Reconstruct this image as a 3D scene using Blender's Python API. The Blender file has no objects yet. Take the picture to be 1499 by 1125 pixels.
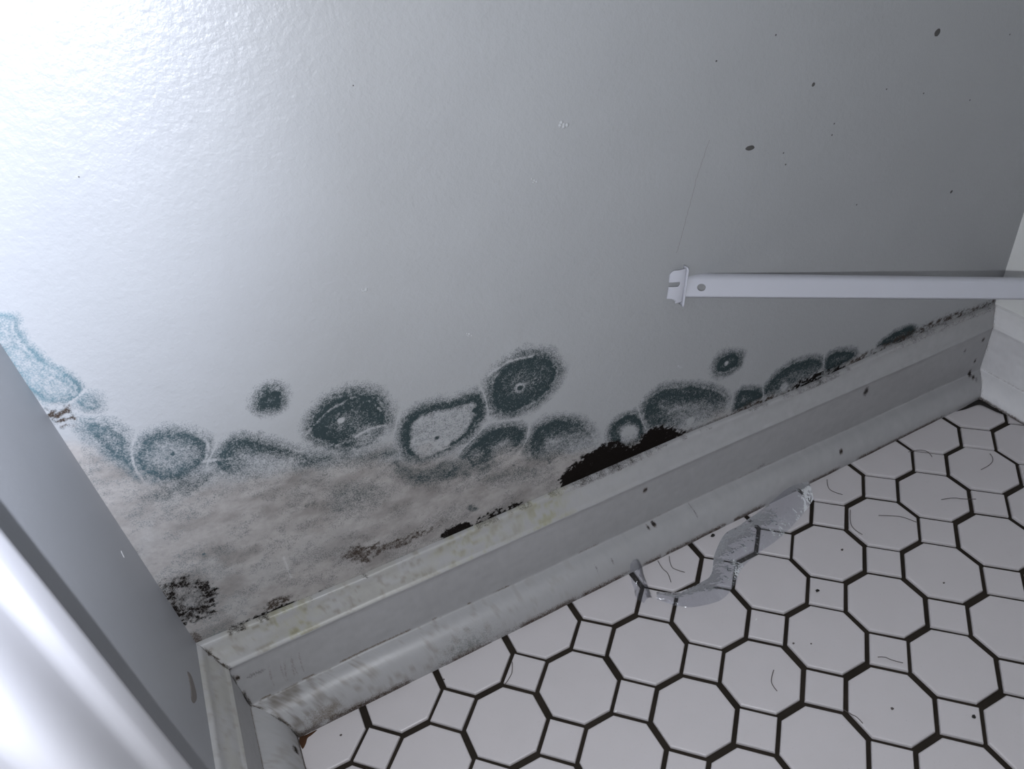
import bpy, bmesh, math
import numpy as np
from mathutils import Vector, Matrix

P = 0.052                      # metres per floor tile pitch; coordinates below are in pitches
scene = bpy.context.scene
COL = scene.collection

# ------------------------------------------------------------------ camera, world, light, exposure
CAM = np.array([0.48460578, -5.18736822, 8.66886074])
RX = (0.8934457, -0.43252106, -0.12116237)      # camera right
RY = (-0.35225241, -0.50732145, -0.78647517)    # camera down
RZ = (0.2786988, 0.74535259, -0.60562075)       # camera forward
cd = bpy.data.cameras.new('camera')
cd.sensor_width = 36.0
cd.lens = 1096.91 / 1499 * 36.0
cd.clip_start = 0.005
cd.dof.use_dof = True
cd.dof.focus_distance = 9.0 * P
cd.dof.aperture_fstop = 30.0
cam = bpy.data.objects.new('camera', cd)
COL.objects.link(cam)
M = Matrix(((RX[0], -RY[0], -RZ[0], CAM[0] * P), (RX[1], -RY[1], -RZ[1], CAM[1] * P),
            (RX[2], -RY[2], -RZ[2], CAM[2] * P), (0, 0, 0, 1)))
cam.matrix_world = M
scene.camera = cam

world = bpy.data.worlds.new('world')
scene.world = world
world.use_nodes = True
world.node_tree.nodes['Background'].inputs[0].default_value = (0.98, 0.96, 1.0, 1)
world.node_tree.nodes['Background'].inputs[1].default_value = 0.008

ld = bpy.data.lights.new('phone_flash', 'POINT')
ld.energy = 4.7
ld.color = (0.95, 0.975, 1.03)
ld.shadow_soft_size = 0.0016
flash = bpy.data.objects.new('phone_flash', ld)
COL.objects.link(flash)
FL = (0.1897, -5.2683, 8.4336)
flash.location = (FL[0] * P, FL[1] * P, FL[2] * P)
hs = bpy.data.lights.new('added_flash_spot', 'SPOT')    # added spotlight at the flash, brightens the upper left of the wall
hs.energy = 8.6
hs.color = (0.85, 0.92, 1.12)
hs.shadow_soft_size = 0.0016
hs.spot_size = math.radians(106); hs.spot_blend = 1.0
hot = bpy.data.objects.new('added_flash_spot', hs)
COL.objects.link(hot)
hot.location = flash.location
hot.rotation_euler = (Vector((-4.4, 1.17, 8.2)) - Vector(FL)).to_track_quat('-Z', 'Y').to_euler()

scene.view_settings.view_transform = 'Standard'
scene.view_settings.look = 'None'
scene.view_settings.gamma = 1.0
scene.view_settings.use_curve_mapping = False
scene.view_settings.exposure = 0.0

# ------------------------------------------------------------------ helpers
def tag(o, label=None, cat=None, group=None, kind=None):
    if label: o['label'] = label
    if cat: o['category'] = cat
    if group: o['group'] = group
    if kind: o['kind'] = kind
    return o

def mesh_obj(name, verts, faces, mat, parent=None, smooth=False, mats=None, fmat=None):
    me = bpy.data.meshes.new(name)
    me.from_pydata([tuple(float(c) * P for c in v) for v in verts], [], faces)
    for m in (mats or [mat]):
        me.materials.append(m)
    if fmat is not None:
        me.polygons.foreach_set('material_index', fmat)
    if smooth:
        me.polygons.foreach_set('use_smooth', [True] * len(me.polygons))
    me.update()
    o = bpy.data.objects.new(name, me)
    COL.objects.link(o)
    if parent: o.parent = parent
    return o

def np_mesh(name, V, F, mat, attrs=None, smooth=True, parent=None):
    me = bpy.data.meshes.new(name)
    nv, nf = len(V), len(F)
    me.vertices.add(nv)
    me.vertices.foreach_set('co', (V * P).astype(np.float32).ravel())
    me.loops.add(nf * 4)
    me.loops.foreach_set('vertex_index', F.astype(np.int32).ravel())
    me.polygons.add(nf)
    me.polygons.foreach_set('loop_start', np.arange(0, nf * 4, 4, dtype=np.int32))
    me.polygons.foreach_set('loop_total', np.full(nf, 4, dtype=np.int32))
    me.update(calc_edges=True)
    me.polygons.foreach_set('use_smooth', np.full(nf, smooth))
    for k, a in (attrs or {}).items():
        at = me.attributes.new(k, 'FLOAT_COLOR', 'POINT')
        at.data.foreach_set('color', a.astype(np.float32).ravel())
    me.materials.append(mat)
    me.update()
    o = bpy.data.objects.new(name, me)
    COL.objects.link(o)
    if parent: o.parent = parent
    return o

def _hash(ix, iy, s):
    h = (ix.astype(np.int64) * 374761393 + iy.astype(np.int64) * 668265263 + s * 1442695041) & 0xffffffff
    h = ((h ^ (h >> 13)) * 1274126177) & 0xffffffff
    h = ((h ^ (h >> 16)) * 2246822519) & 0xffffffff
    return ((h ^ (h >> 15)) & 0xffffff) / float(0xffffff)

def vnoise(x, y, s=0):
    ix = np.floor(x); iy = np.floor(y)
    fx = x - ix; fy = y - iy
    fx = fx * fx * (3 - 2 * fx); fy = fy * fy * (3 - 2 * fy)
    a = _hash(ix, iy, s); b = _hash(ix + 1, iy, s); c = _hash(ix, iy + 1, s); d = _hash(ix + 1, iy + 1, s)
    return (a * (1 - fx) + b * fx) * (1 - fy) + (c * (1 - fx) + d * fx) * fy

def fbm(x, y, s=0, octv=4):
    t = 0; a = 0.5; n = 0
    for k in range(octv):
        t = t + a * vnoise(x * 2 ** k + 17.3 * k, y * 2 ** k - 9.1 * k, s + k); n += a; a *= 0.55
    return t / n

def sstep(a, b, x):
    t = np.clip((x - a) / (b - a), 0, 1)
    return t * t * (3 - 2 * t)

def smooth_poly(pts, n=5):
    p = np.array(pts, float); out = []
    for i in range(len(p)):
        a, b, c, d = p[i - 1], p[i], p[(i + 1) % len(p)], p[(i + 2) % len(p)]
        for t in np.linspace(0, 1, n, endpoint=False):
            out.append(0.5 * ((2 * b) + (-a + c) * t + (2 * a - 5 * b + 4 * c - d) * t * t + (-a + 3 * b - 3 * c + d) * t ** 3))
    return np.array(out)

def sdist(px, py, poly):
    """signed distance, positive inside"""
    d = np.full(px.shape, 1e9); ins = np.zeros(px.shape, bool)
    for i in range(len(poly)):
        a = poly[i - 1]; b = poly[i]; e = b - a
        wx = px - a[0]; wy = py - a[1]
        t = np.clip((wx * e[0] + wy * e[1]) / (e @ e + 1e-12), 0, 1)
        d = np.minimum(d, (wx - e[0] * t) ** 2 + (wy - e[1] * t) ** 2)
        if a[1] != b[1]:
            c = ((a[1] > py) != (b[1] > py)) & (px < (b[0] - a[0]) * (py - a[1]) / (b[1] - a[1]) + a[0])
            ins ^= c
    return np.where(ins, 1, -1) * np.sqrt(d)

# ------------------------------------------------------------------ materials
def new_mat(name):
    m = bpy.data.materials.new(name); m.use_nodes = True
    nt = m.node_tree; nt.nodes.clear()
    out = nt.nodes.new('ShaderNodeOutputMaterial')
    b = nt.nodes.new('ShaderNodeBsdfPrincipled')
    nt.links.new(b.outputs[0], out.inputs[0])
    return m, nt, b

def noise_node(nt, scale, detail=2.0, rough=0.5, vec=None):
    n = nt.nodes.new('ShaderNodeTexNoise')
    n.inputs['Scale'].default_value = scale; n.inputs['Detail'].default_value = detail
    n.inputs['Roughness'].default_value = rough
    if vec: nt.links.new(vec, n.inputs['Vector'])
    return n

def math_node(nt, op, a, b=None, clamp=False):
    n = nt.nodes.new('ShaderNodeMath'); n.operation = op; n.use_clamp = clamp
    for i, v in enumerate((a, b)):
        if v is None: continue
        if isinstance(v, (int, float)): n.inputs[i].default_value = v
        else: nt.links.new(v, n.inputs[i])
    return n.outputs[0]

def mix_rgb(nt, fac, a, b, mode='MIX'):
    n = nt.nodes.new('ShaderNodeMix'); n.data_type = 'RGBA'; n.blend_type = mode
    for sock, v in ((n.inputs[0], fac), (n.inputs[6], a), (n.inputs[7], b)):
        if isinstance(v, (int, float)): sock.default_value = v
        elif isinstance(v, tuple): sock.default_value = v
        else: nt.links.new(v, sock)
    return n.outputs[2]

def add_bump(nt, b, height, strength, dist, prev=None):
    n = nt.nodes.new('ShaderNodeBump'); n.inputs['Strength'].default_value = strength
    n.inputs['Distance'].default_value = dist
    nt.links.new(height, n.inputs['Height'])
    if prev: nt.links.new(prev, n.inputs['Normal'])
    nt.links.new(n.outputs[0], b.inputs['Normal'])
    return n.outputs[0]

def painted_mat(name, base, rough, spec=0.5, attr=False, peel=0.0, peel_scale=420, speck_scale=1500, fleck=0.0):
    m, nt, b = new_mat(name)
    tc = nt.nodes.new('ShaderNodeTexCoord').outputs['Object']
    var = noise_node(nt, 22, 4, 0.6, tc)
    if attr:
        A = nt.nodes.new('ShaderNodeAttribute'); A.attribute_name = 'tint'
        base_sock = A.outputs['Color']
    else:
        base_sock = base + (1,)
    v = math_node(nt, 'MULTIPLY_ADD', var.outputs[0], 0.10); v.node.inputs[2].default_value = 0.95
    col = mix_rgb(nt, 1.0, base_sock, (1, 1, 1, 1), 'MULTIPLY')
    vc = nt.nodes.new('ShaderNodeCombineColor')
    for i in range(3): nt.links.new(v, vc.inputs[i])
    col = mix_rgb(nt, 1.0, col, vc.outputs[0], 'MULTIPLY')
    b.inputs['Roughness'].default_value = rough
    b.inputs['Specular IOR Level'].default_value = spec
    if attr:
        Mo = nt.nodes.new('ShaderNodeAttribute'); Mo.attribute_name = 'mould'
        n1 = noise_node(nt, speck_scale, 2, 0.65, tc)
        n2 = noise_node(nt, speck_scale * 0.28, 3, 0.6, tc)
        s = math_node(nt, 'ADD', math_node(nt, 'MULTIPLY', n1.outputs[0], 0.7), math_node(nt, 'MULTIPLY', n2.outputs[0], 0.3))
        s = math_node(nt, 'SUBTRACT', s, 0.5)
        # density pushes the speckle threshold: sparse grains where thin, solid where thick
        x = math_node(nt, 'ADD', Mo.outputs['Alpha'], math_node(nt, 'MULTIPLY', s, 2.1))
        x = math_node(nt, 'SUBTRACT', x, 0.14)
        x = math_node(nt, 'MULTIPLY', x, 1.35, True)
        gate = math_node(nt, 'MULTIPLY', Mo.outputs['Alpha'], 6.0, True)
        fac = math_node(nt, 'MULTIPLY', x, gate)
        col = mix_rgb(nt, fac, col, Mo.outputs['Color'])
        r = math_node(nt, 'MULTIPLY_ADD', fac, 0.45); r.node.inputs[2].default_value = rough
        r.node.use_clamp = True
        nt.links.new(r, b.inputs['Roughness'])
        sp = math_node(nt, 'MULTIPLY_ADD', fac, -spec * 0.9); sp.node.inputs[2].default_value = spec
        nt.links.new(sp, b.inputs['Specular IOR Level'])
    nt.links.new(col, b.inputs['Base Color'])
    if peel:
        pn = noise_node(nt, peel_scale, 3, 0.55, tc)
        pn2 = noise_node(nt, peel_scale * 0.22, 2, 0.5, tc)
        h = math_node(nt, 'ADD', pn.outputs[0], math_node(nt, 'MULTIPLY', pn2.outputs[0], 1.2))
        add_bump(nt, b, h, peel, 0.0006)
    return m

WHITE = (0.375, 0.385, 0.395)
m_wall = painted_mat('satin_white_wall_paint', WHITE, 0.40, 0.5, attr=True, peel=0.52)
m_wall_plain = painted_mat('satin_white_wall_paint_clean', WHITE, 0.38, 0.5, peel=0.42)
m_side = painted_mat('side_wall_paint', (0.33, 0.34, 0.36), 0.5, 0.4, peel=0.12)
m_right = painted_mat('right_wall_lit_paint', (0.86, 0.87, 0.85), 0.5, 0.4, peel=0.12)  # stronger light on the right wall is put into this lighter colour
m_trim = painted_mat('trim_paint', WHITE, 0.42, 0.45, attr=True, peel=0.22, peel_scale=170, speck_scale=1300)
m_casing = painted_mat('casing_gloss_paint', (0.45, 0.45, 0.475), 0.36, 0.5, peel=0.10, peel_scale=60)
m_metal = painted_mat('white_enamel_metal', (0.52, 0.53, 0.58), 0.35, 0.5)
m_scuff = painted_mat('bare_paint_scuff', (0.62, 0.62, 0.62), 0.6, 0.2)
m_drip = painted_mat('dried_drip', (0.17, 0.155, 0.145), 0.5, 0.3)
m_speck = painted_mat('grey_speck', (0.09, 0.088, 0.085), 0.7, 0.2)
m_crack = painted_mat('crack_shade', (0.22, 0.21, 0.20), 0.8, 0.1)
m_bump = painted_mat('raised_paint', (0.42, 0.43, 0.44), 0.30, 0.5)
m_hair = painted_mat('dark_hair', (0.10, 0.085, 0.08), 0.5, 0.3)
m_crumb = painted_mat('black_crumb', (0.02, 0.018, 0.016), 0.7, 0.3)
m_lint = painted_mat('white_lint', (0.85, 0.85, 0.85), 0.7, 0.2)
m_rust = painted_mat('rusty_grime', (0.07, 0.035, 0.02), 0.8, 0.1)

def tile_mat():
    m, nt, b = new_mat('glazed_white_tile')
    tc = nt.nodes.new('ShaderNodeTexCoord').outputs['Object']
    n = noise_node(nt, 40, 4, 0.6, tc); f = noise_node(nt, 900, 2, 0.6, tc)
    c = mix_rgb(nt, n.outputs[0], (0.60, 0.575, 0.58, 1), (0.65, 0.62, 0.63, 1))
    k = math_node(nt, 'MULTIPLY', math_node(nt, 'SUBTRACT', f.outputs[0], 0.66), 2.5, True)
    c = mix_rgb(nt, k, c, (0.25, 0.22, 0.21, 1))
    nt.links.new(c, b.inputs['Base Color'])
    b.inputs['Roughness'].default_value = 0.42; b.inputs['Specular IOR Level'].default_value = 0.35
    w = noise_node(nt, 60, 2, 0.5, tc); add_bump(nt, b, w.outputs[0], 0.08, 0.001)
    return m
def grout_mat():
    m, nt, b = new_mat('dark_grout')
    tc = nt.nodes.new('ShaderNodeTexCoord').outputs['Object']
    n = noise_node(nt, 30, 4, 0.6, tc); g = noise_node(nt, 1200, 2, 0.6, tc)
    c = mix_rgb(nt, n.outputs[0], (0.010, 0.008, 0.006, 1), (0.045, 0.036, 0.028, 1))
    nt.links.new(c, b.inputs['Base Color'])
    b.inputs['Roughness'].default_value = 0.85; b.inputs['Specular IOR Level'].default_value = 0.15
    add_bump(nt, b, g.outputs[0], 0.4, 0.0006)
    return m
m_tile, m_grout = tile_mat(), grout_mat()

def film_mat():
    m = bpy.data.materials.new('clear_plastic_film'); m.use_nodes = True
    nt = m.node_tree; nt.nodes.clear()
    out = nt.nodes.new('ShaderNodeOutputMaterial')
    tr = nt.nodes.new('ShaderNodeBsdfTransparent'); tr.inputs[0].default_value = (0.86, 0.87, 0.90, 1)
    gl = nt.nodes.new('ShaderNodeBsdfGlossy'); gl.inputs['Roughness'].default_value = 0.08
    gl.inputs[0].default_value = (0.9, 0.92, 0.95, 1)
    df = nt.nodes.new('ShaderNodeBsdfDiffuse'); df.inputs[0].default_value = (0.35, 0.36, 0.40, 1)
    fr = nt.nodes.new('ShaderNodeFresnel'); fr.inputs[0].default_value = 1.5
    tc = nt.nodes.new('ShaderNodeTexCoord').outputs['Object']
    n = noise_node(nt, 90, 3, 0.6, tc)
    bp = nt.nodes.new('ShaderNodeBump'); bp.inputs['Strength'].default_value = 0.9; bp.inputs['Distance'].default_value = 0.0022
    nt.links.new(n.outputs[0], bp.inputs['Height'])
    for s in (gl, fr): nt.links.new(bp.outputs[0], s.inputs['Normal'])
    a = nt.nodes.new('ShaderNodeMixShader'); a.inputs[0].default_value = 0.06
    nt.links.new(tr.outputs[0], a.inputs[1]); nt.links.new(df.outputs[0], a.inputs[2])
    f = nt.nodes.new('ShaderNodeMixShader')
    nt.links.new(fr.outputs[0], f.inputs[0]); nt.links.new(a.outputs[0], f.inputs[1]); nt.links.new(gl.outputs[0], f.inputs[2])
    nt.links.new(f.outputs[0], out.inputs[0])
    return m
m_film = film_mat()

# ------------------------------------------------------------------ room dimensions (pitches)
XL, XR, YW, TOP = -1.37, 11.37, 1.17, 44.0
BXL, BXR, BY = -0.82, 10.80, 0.60       # foot line of the skirting boards
CASE_Y = -1.67                          # edge of the door casing

# ------------------------------------------------------------------ mould layout on the back wall, outlines in (x, z)
COLONIES = {
'c01':([(0.24,4.55),(0.35,4.61),(0.48,4.59),(0.55,4.48),(0.50,4.34),(0.38,4.28),(0.22,4.32),(0.17,4.43)], dict(inner=.78, ring=.10, fade=None, k=.10)),
'c02':([(-0.88,4.52),(-0.70,4.58),(-0.54,4.55),(-0.36,4.43),(-0.27,4.24),(-0.32,4.06),(-0.48,3.92),(-0.72,3.89),(-0.92,3.98),(-1.02,4.20),(-0.99,4.38)], dict(gain=0.80, inner=.50, ring=.13, fade=None, k=.10)),
'c03':([(-0.42,3.98),(-0.26,4.14),(-0.13,4.20),(0.03,4.17),(0.20,4.05),(0.35,3.89),(0.51,3.72),(0.60,3.54),(0.37,3.40),(0.12,3.45),(-0.25,3.6)], dict(gain=0.85, inner=.35, ring=.20, fade=(3.45,3.95), k=.10)),
'c04':([(0.53,4.00),(0.66,4.16),(0.86,4.27),(1.15,4.27),(1.38,4.15),(1.49,3.91),(1.49,3.67),(1.38,3.44),(1.13,3.31),(0.92,3.39),(0.70,3.56),(0.56,3.73),(0.51,3.84)], dict(inner=.66, ring=.22, fade=None, k=.14, pale=(1.17,3.52,.19))),
'c05':([(1.40,3.33),(1.50,3.62),(1.66,3.72),(1.90,3.73),(2.17,3.67),(2.42,3.65),(2.54,3.52),(2.54,3.28),(2.41,3.08),(2.26,2.94),(1.93,2.82),(1.58,2.84),(1.40,3.09)], dict(inner=.22, ring=.09, fade=(2.7,3.1), k=.14)),
'c06':([(2.48,3.50),(2.53,3.68),(2.70,3.84),(2.97,3.94),(3.22,3.89),(3.44,3.74),(3.55,3.47),(3.48,3.25),(3.26,3.09),(2.98,3.01),(2.71,3.04),(2.52,3.20)], dict(inner=.64, ring=.26, fade=None, k=.14)),
'c07':([(2.07,2.79),(2.26,2.97),(2.54,3.05),(2.80,2.99),(2.97,2.77),(2.91,2.56),(2.68,2.47),(2.40,2.46),(2.14,2.51)], dict(inner=.45, ring=.24, fade=(2.25,2.7), k=.10, pale=(2.62,2.62,.13))),
'c08':([(2.87,2.52),(3.05,2.80),(3.33,2.84),(3.60,2.69),(3.83,2.46),(3.95,2.15),(3.83,1.95),(3.45,2.02),(3.10,2.05),(2.89,2.25)], dict(inner=.22, ring=.30, fade=(1.9,2.6), k=.12)),
'c09':([(4.06,2.03),(4.10,2.28),(4.28,2.38),(4.49,2.35),(4.60,2.16),(4.65,1.86),(4.49,1.69),(4.24,1.78)], dict(inner=.15, ring=.20, fade=(1.6,2.0), k=.08)),
'c10':([(4.54,2.25),(4.65,2.49),(4.89,2.58),(5.23,2.49),(5.56,2.32),(5.92,2.05),(6.06,1.73),(5.89,1.57),(5.36,1.60),(4.86,1.72),(4.63,1.95)], dict(inner=.38, ring=.30, fade=(1.5,2.15), k=.10)),
'c11':([(6.07,1.71),(6.16,1.91),(6.33,1.92),(6.59,1.77),(6.64,1.59),(6.37,1.52),(6.1,1.55)], dict(inner=.7, ring=.15, fade=None, k=.08)),
'c12':([(6.60,1.71),(6.75,1.91),(7.04,2.03),(7.49,1.96),(7.70,1.81),(7.73,1.61),(7.43,1.50),(7.04,1.48),(6.68,1.50)], dict(inner=.45, ring=.24, fade=(1.4,1.75), k=.08)),
'c13':([(7.71,1.74),(7.81,1.88),(8.15,1.82),(8.37,1.69),(8.34,1.54),(8.01,1.50),(7.77,1.52)], dict(inner=.8, ring=.15, fade=None, k=.08)),
'c14':([(8.79,1.58),(8.98,1.70),(9.39,1.71),(9.59,1.59),(9.52,1.50),(9.16,1.49)], dict(inner=.75, ring=.10, fade=None, k=.06)),
'c15':([(5.67,2.45),(5.71,2.65),(5.87,2.73),(6.10,2.66),(6.22,2.52),(6.18,2.34),(5.99,2.27),(5.79,2.30)], dict(inner=.95, ring=.16, fade=None, k=.12)),
'c16':([(-1.15,5.09),(-1.05,5.15),(-0.96,5.11),(-0.93,5.01),(-1.00,4.93),(-1.11,4.96)], dict(gain=0.62, inner=.62, ring=.06, fade=None, k=.07)),
'c17':([(-1.23,4.94),(-1.11,4.95),(-0.96,4.83),(-0.87,4.64),(-0.91,4.45),(-1.00,4.05),(-1.11,4.3),(-1.20,4.65)], dict(gain=0.74, inner=.42, ring=.16, fade=None, k=.09)),
'c18':([(-1.38,6.14),(-1.27,6.03),(-1.19,5.98),(-1.20,5.85),(-1.20,5.69),(-1.14,5.49),(-1.03,5.26),(-1.08,5.15),(-1.19,5.15),(-1.33,5.22),(-1.42,5.49),(-1.44,5.76),(-1.44,5.92)], dict(gain=0.95, inner=.36, ring=.02, fade=None, k=.06)),
}
DARK = {
'b01':([(3.31,1.60),(3.41,1.82),(3.64,1.92),(3.96,2.00),(4.21,1.92),(4.42,1.76),(4.60,1.84),(4.82,1.90),(5.25,1.60),(5.08,1.50),(4.58,1.50),(4.14,1.50),(3.83,1.53),(3.46,1.50)], 1.3, .07),
'b02':([(1.62,1.64),(1.77,1.75),(1.95,1.71),(2.03,1.56),(1.82,1.48),(1.62,1.53)], 1.1, .04),
'b03':([(2.10,1.58),(2.19,1.70),(2.57,1.67),(2.76,1.60),(2.55,1.50),(2.26,1.50)], .95, .06),
'b04':([(0.46,2.02),(0.54,2.11),(0.85,1.99),(1.26,1.91),(1.64,1.89),(1.24,1.77),(0.81,1.81),(0.56,1.83)], .74, .07),
'b05':([(-1.39,2.71),(-1.25,2.73),(-1.04,2.61),(-0.95,2.38),(-0.99,2.17),(-1.09,2.05),(-1.23,2.08),(-1.39,2.05),(-1.42,2.36)], .9, .10),
'b08':([(7.17,1.53),(7.42,1.59),(7.82,1.55),(8.11,1.52),(8.20,1.40),(7.83,1.38),(7.50,1.40),(7.25,1.40)], 1.0, .06),
'b09':([(-1.36,5.10),(-1.27,5.09),(-1.19,5.01),(-1.21,4.94),(-1.32,4.93),(-1.38,5.01)], .68, .06),
}
GRIME = {
'b06':([(-0.58,1.77),(-0.44,1.84),(-0.26,1.78),(-0.34,1.70),(-0.52,1.68)], .62, .05),
'b10':([(8.21,1.55),(8.88,1.57),(9.58,1.60),(10.14,1.60),(10.9,1.50),(11.37,1.48),(11.37,1.36),(10.32,1.42),(9.60,1.40),(8.90,1.40),(8.35,1.40)], .60, .06),
'b11':([(-1.39,1.85),(-1.32,1.87),(-1.27,1.77),(-1.30,1.68),(-1.39,1.68)], .75, .04),
'b12':([(2.01,1.94),(2.09,1.96),(2.18,1.84),(2.07,1.86)], .7, .04),
'b13':([(-1.10,1.63),(-0.89,1.72),(-0.49,1.69),(0.2,1.63),(0.2,1.58),(-0.50,1.60),(-0.87,1.60)], .78, .03),
'b14':([(6.0,1.54),(6.5,1.60),(6.9,1.52),(7.2,1.55),(7.2,1.42),(6.5,1.44),(6.0,1.46)], .72, .06),
'b15':([(5.1,1.60),(5.5,1.60),(6.1,1.54),(6.1,1.48),(5.1,1.50)], .55, .05),
'b16':([(-1.1,3.88),(-0.75,3.96),(-0.40,3.92),(-0.45,3.74),(-0.73,3.66),(-0.95,3.76)], .55, .10),
'b17':([(0.45,3.75),(0.7,3.60),(1.05,3.40),(1.5,3.3),(1.5,3.1),(1.0,3.2),(0.6,3.35),(0.3,3.5)], .62, .16),
'b18':([(1.35,3.15),(1.6,2.85),(2.0,2.80),(2.5,2.55),(2.5,2.35),(2.0,2.45),(1.5,2.6),(1.3,2.9)], .68, .14),
'b19':([(0.6,3.1),(1.0,3.0),(1.2,2.7),(1.0,2.55),(0.6,2.65),(0.45,2.85)], .45, .14),
'b20':([(2.3,2.4),(2.9,2.2),(3.3,2.0),(3.0,1.9),(2.3,2.15)], .42, .12),
'b21':([(4.1,2.02),(4.3,1.95),(4.6,1.9),(4.6,1.75),(4.2,1.75)], .5, .1),
}
TEAL = np.array([0.036, 0.052, 0.056]); BLACK = np.array([0.010, 0.008, 0.007]); BROWN = np.array([0.055, 0.042, 0.034])

def build_back_wall():
    h = 0.0125
    xs = np.linspace(XL, XR, int((XR - XL) / h) + 1)
    Z0, Z1 = 1.25, 6.3
    zs = np.linspace(Z0, Z1, int((Z1 - Z0) / h) + 1)
    X, Z = np.meshgrid(xs, zs)
    nz, nx = X.shape
    wob = (fbm(X * 9, Z * 9, 5) - .5) * .09 + (fbm(X * 30, Z * 30, 8, 2) - .5) * .03
    f1 = fbm(X * 2.2, Z * 3.5, 11); f2 = fbm(X * 9, Z * 14, 21, 5); f3 = fbm(X * 28, Z * 34, 31, 3)
    tint = np.ones((nz, nx, 3)) * np.array(WHITE)
    # damp discoloured band under the colonies
    zb = np.interp(X, [-1.4, -1.0, -.5, .5, 1.2, 2.2, 3.2, 4.2, 5.0, 6.2, 8.5, 11.4], [4.9, 4.3, 3.95, 3.6, 3.4, 2.95, 2.4, 2.0, 1.8, 1.6, 1.55, 1.5])
    damp = sstep(-.06, .30, zb - Z + (f1 - .5) * .5)
    mott = (0.80 + 0.30 * f2 + (f3 - .5) * .20) * (0.86 + .28 * f1)
    dcol = np.array([0.375, 0.358, 0.346])
    tint = tint * (1 - damp[..., None]) + damp[..., None] * (dcol * mott[..., None])
    # grey-brown mottles
    mb = sstep(.40, .78, fbm(X * 2.6, Z * 4.5, 77, 6)) * damp
    tint *= 1 - mb[..., None] * np.array([.30, .31, .32])
    # chalky patches on the left
    ck = sstep(.52, .70, fbm(X * 2.6, Z * 2.6, 97, 4)) * damp * sstep(1.6, -.6, X)
    tint = tint * (1 - ck[..., None] * .45) + ck[..., None] * .45 * np.array([.44, .435, .43])
    D = np.zeros((nz, nx)); MC = np.ones((nz, nx, 3)) * TEAL
    ident = np.zeros((nz, nx), np.int32); best = np.full((nz, nx), .0)
    names = []
    def region(poly, pad):
        i0 = max(0, int((poly[:, 0].min() - pad - XL) / h)); i1 = min(nx, int((poly[:, 0].max() + pad - XL) / h) + 2)
        j0 = max(0, int((poly[:, 1].min() - pad - Z0) / h)); j1 = min(nz, int((poly[:, 1].max() + pad - Z0) / h) + 2)
        return slice(j0, j1), slice(i0, i1)
    for nm, (pts, o) in COLONIES.items():
        poly = smooth_poly(pts); rg = region(poly, .25)
        x, z = X[rg], Z[rg]
        sd0 = sdist(x, z, poly); sd = sd0 + wob[rg] * .7 + .055
        k = o['k']; rw = o['ring']
        edge = sstep(-.04, k, sd)                           # fuzzy powdery margin
        halo = .56 * edge
        ringd = .48 * sstep(k * .5, k + rw * .45, sd) * (1 - (1 - o['inner'] * .55) * sstep(k + rw * .5, k + rw * 1.45, sd))
        inn = (o['inner'] - .56) * sstep(k + rw * .4, k + rw * 1.5, sd)
        d = halo + ringd * .80 + np.minimum(inn, 0) + np.maximum(inn, 0) * .4
        # thin concentric growth lines
        line = np.exp(-((sd - k * 1.15) / .014) ** 2)
        d -= .22 * line * sstep(.45, .6, fbm(x * 6, z * 6, 3))
        d += .16 * np.exp(-((sd - k * 1.15 - .045) / .02) ** 2) * edge
        d += (f2[rg] - .5) * .32 * edge + (f3[rg] - .5) * .25 * edge
        d *= o.get('gain', 1.0)
        if o['fade']:
            a, b_ = o['fade']; d *= .25 + .75 * sstep(a, b_, z + (f1[rg] - .5) * .3)
        if 'pale' in o:
            cx, cz, r = o['pale']; d -= .42 * sstep(r * 1.3, r * .5, np.hypot((x - cx) * .75, z - cz))
        # where two colonies meet, the stronger one wins and a pale seam is left
        other = D[rg]
        seam = (best[rg] > 0) & (np.abs(best[rg] - sd) < .016) & (sd > 0)
        take = sd > best[rg]
        nd = np.where(take, np.maximum(d, other * sstep(.05, -.02, sd)), np.maximum(other, d * sstep(.04, -.04, best[rg] - sd)))
        nd = np.where(seam, nd * .35, nd)
        D[rg] = np.clip(nd, 0, 1.2)
        names.append(nm); idx = len(names)
        own = (sd > .0) & (sd > best[rg])
        ident[rg] = np.where(own, idx, ident[rg]); best[rg] = np.maximum(best[rg], np.where(sd > 0, sd, 0))
    # blue tone lighter towards the left end, greener on the right
    MC = MC * (1 + .9 * sstep(.4, -1.4, X)[..., None] * np.array([1.0, 1.15, 1.3]) + 1.7 * (sstep(-.7, -1.25, X) * sstep(4.6, 5.4, Z))[..., None] * np.array([1.0, 1.1, 1.18])) * (0.85 + .3 * f2[..., None])
    # small dark and pale centres inside colonies
    for cx, cz, r, amt in [(.74,3.86,.030,.8),(.93,3.90,.035,-.8),(1.87,3.19,.025,.8),(2.37,3.36,.03,.8),(1.97,3.06,.03,-.5),(2.95,3.42,.065,-.45),(2.95,3.42,.035,.75),
                           (2.75,3.45,.02,.4),(5.92,2.5,.035,-.8),(5.36,1.75,.06,-.6),(4.39,2.0,.13,-.7),(1.0,3.02,.02,.4),(2.72,2.3,.02,.6),(-.64,4.24,.02,.5),(3.2,2.1,.02,.5),
                           (.3,2.98,.03,.5),(-.84,2.9,.02,.8),(2.25,2.72,.10,-.3),(7.0,1.62,.07,-.5)]:
        D += amt * sstep(r * 1.4, r * .6, np.hypot(X - cx, Z - cz))
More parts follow.
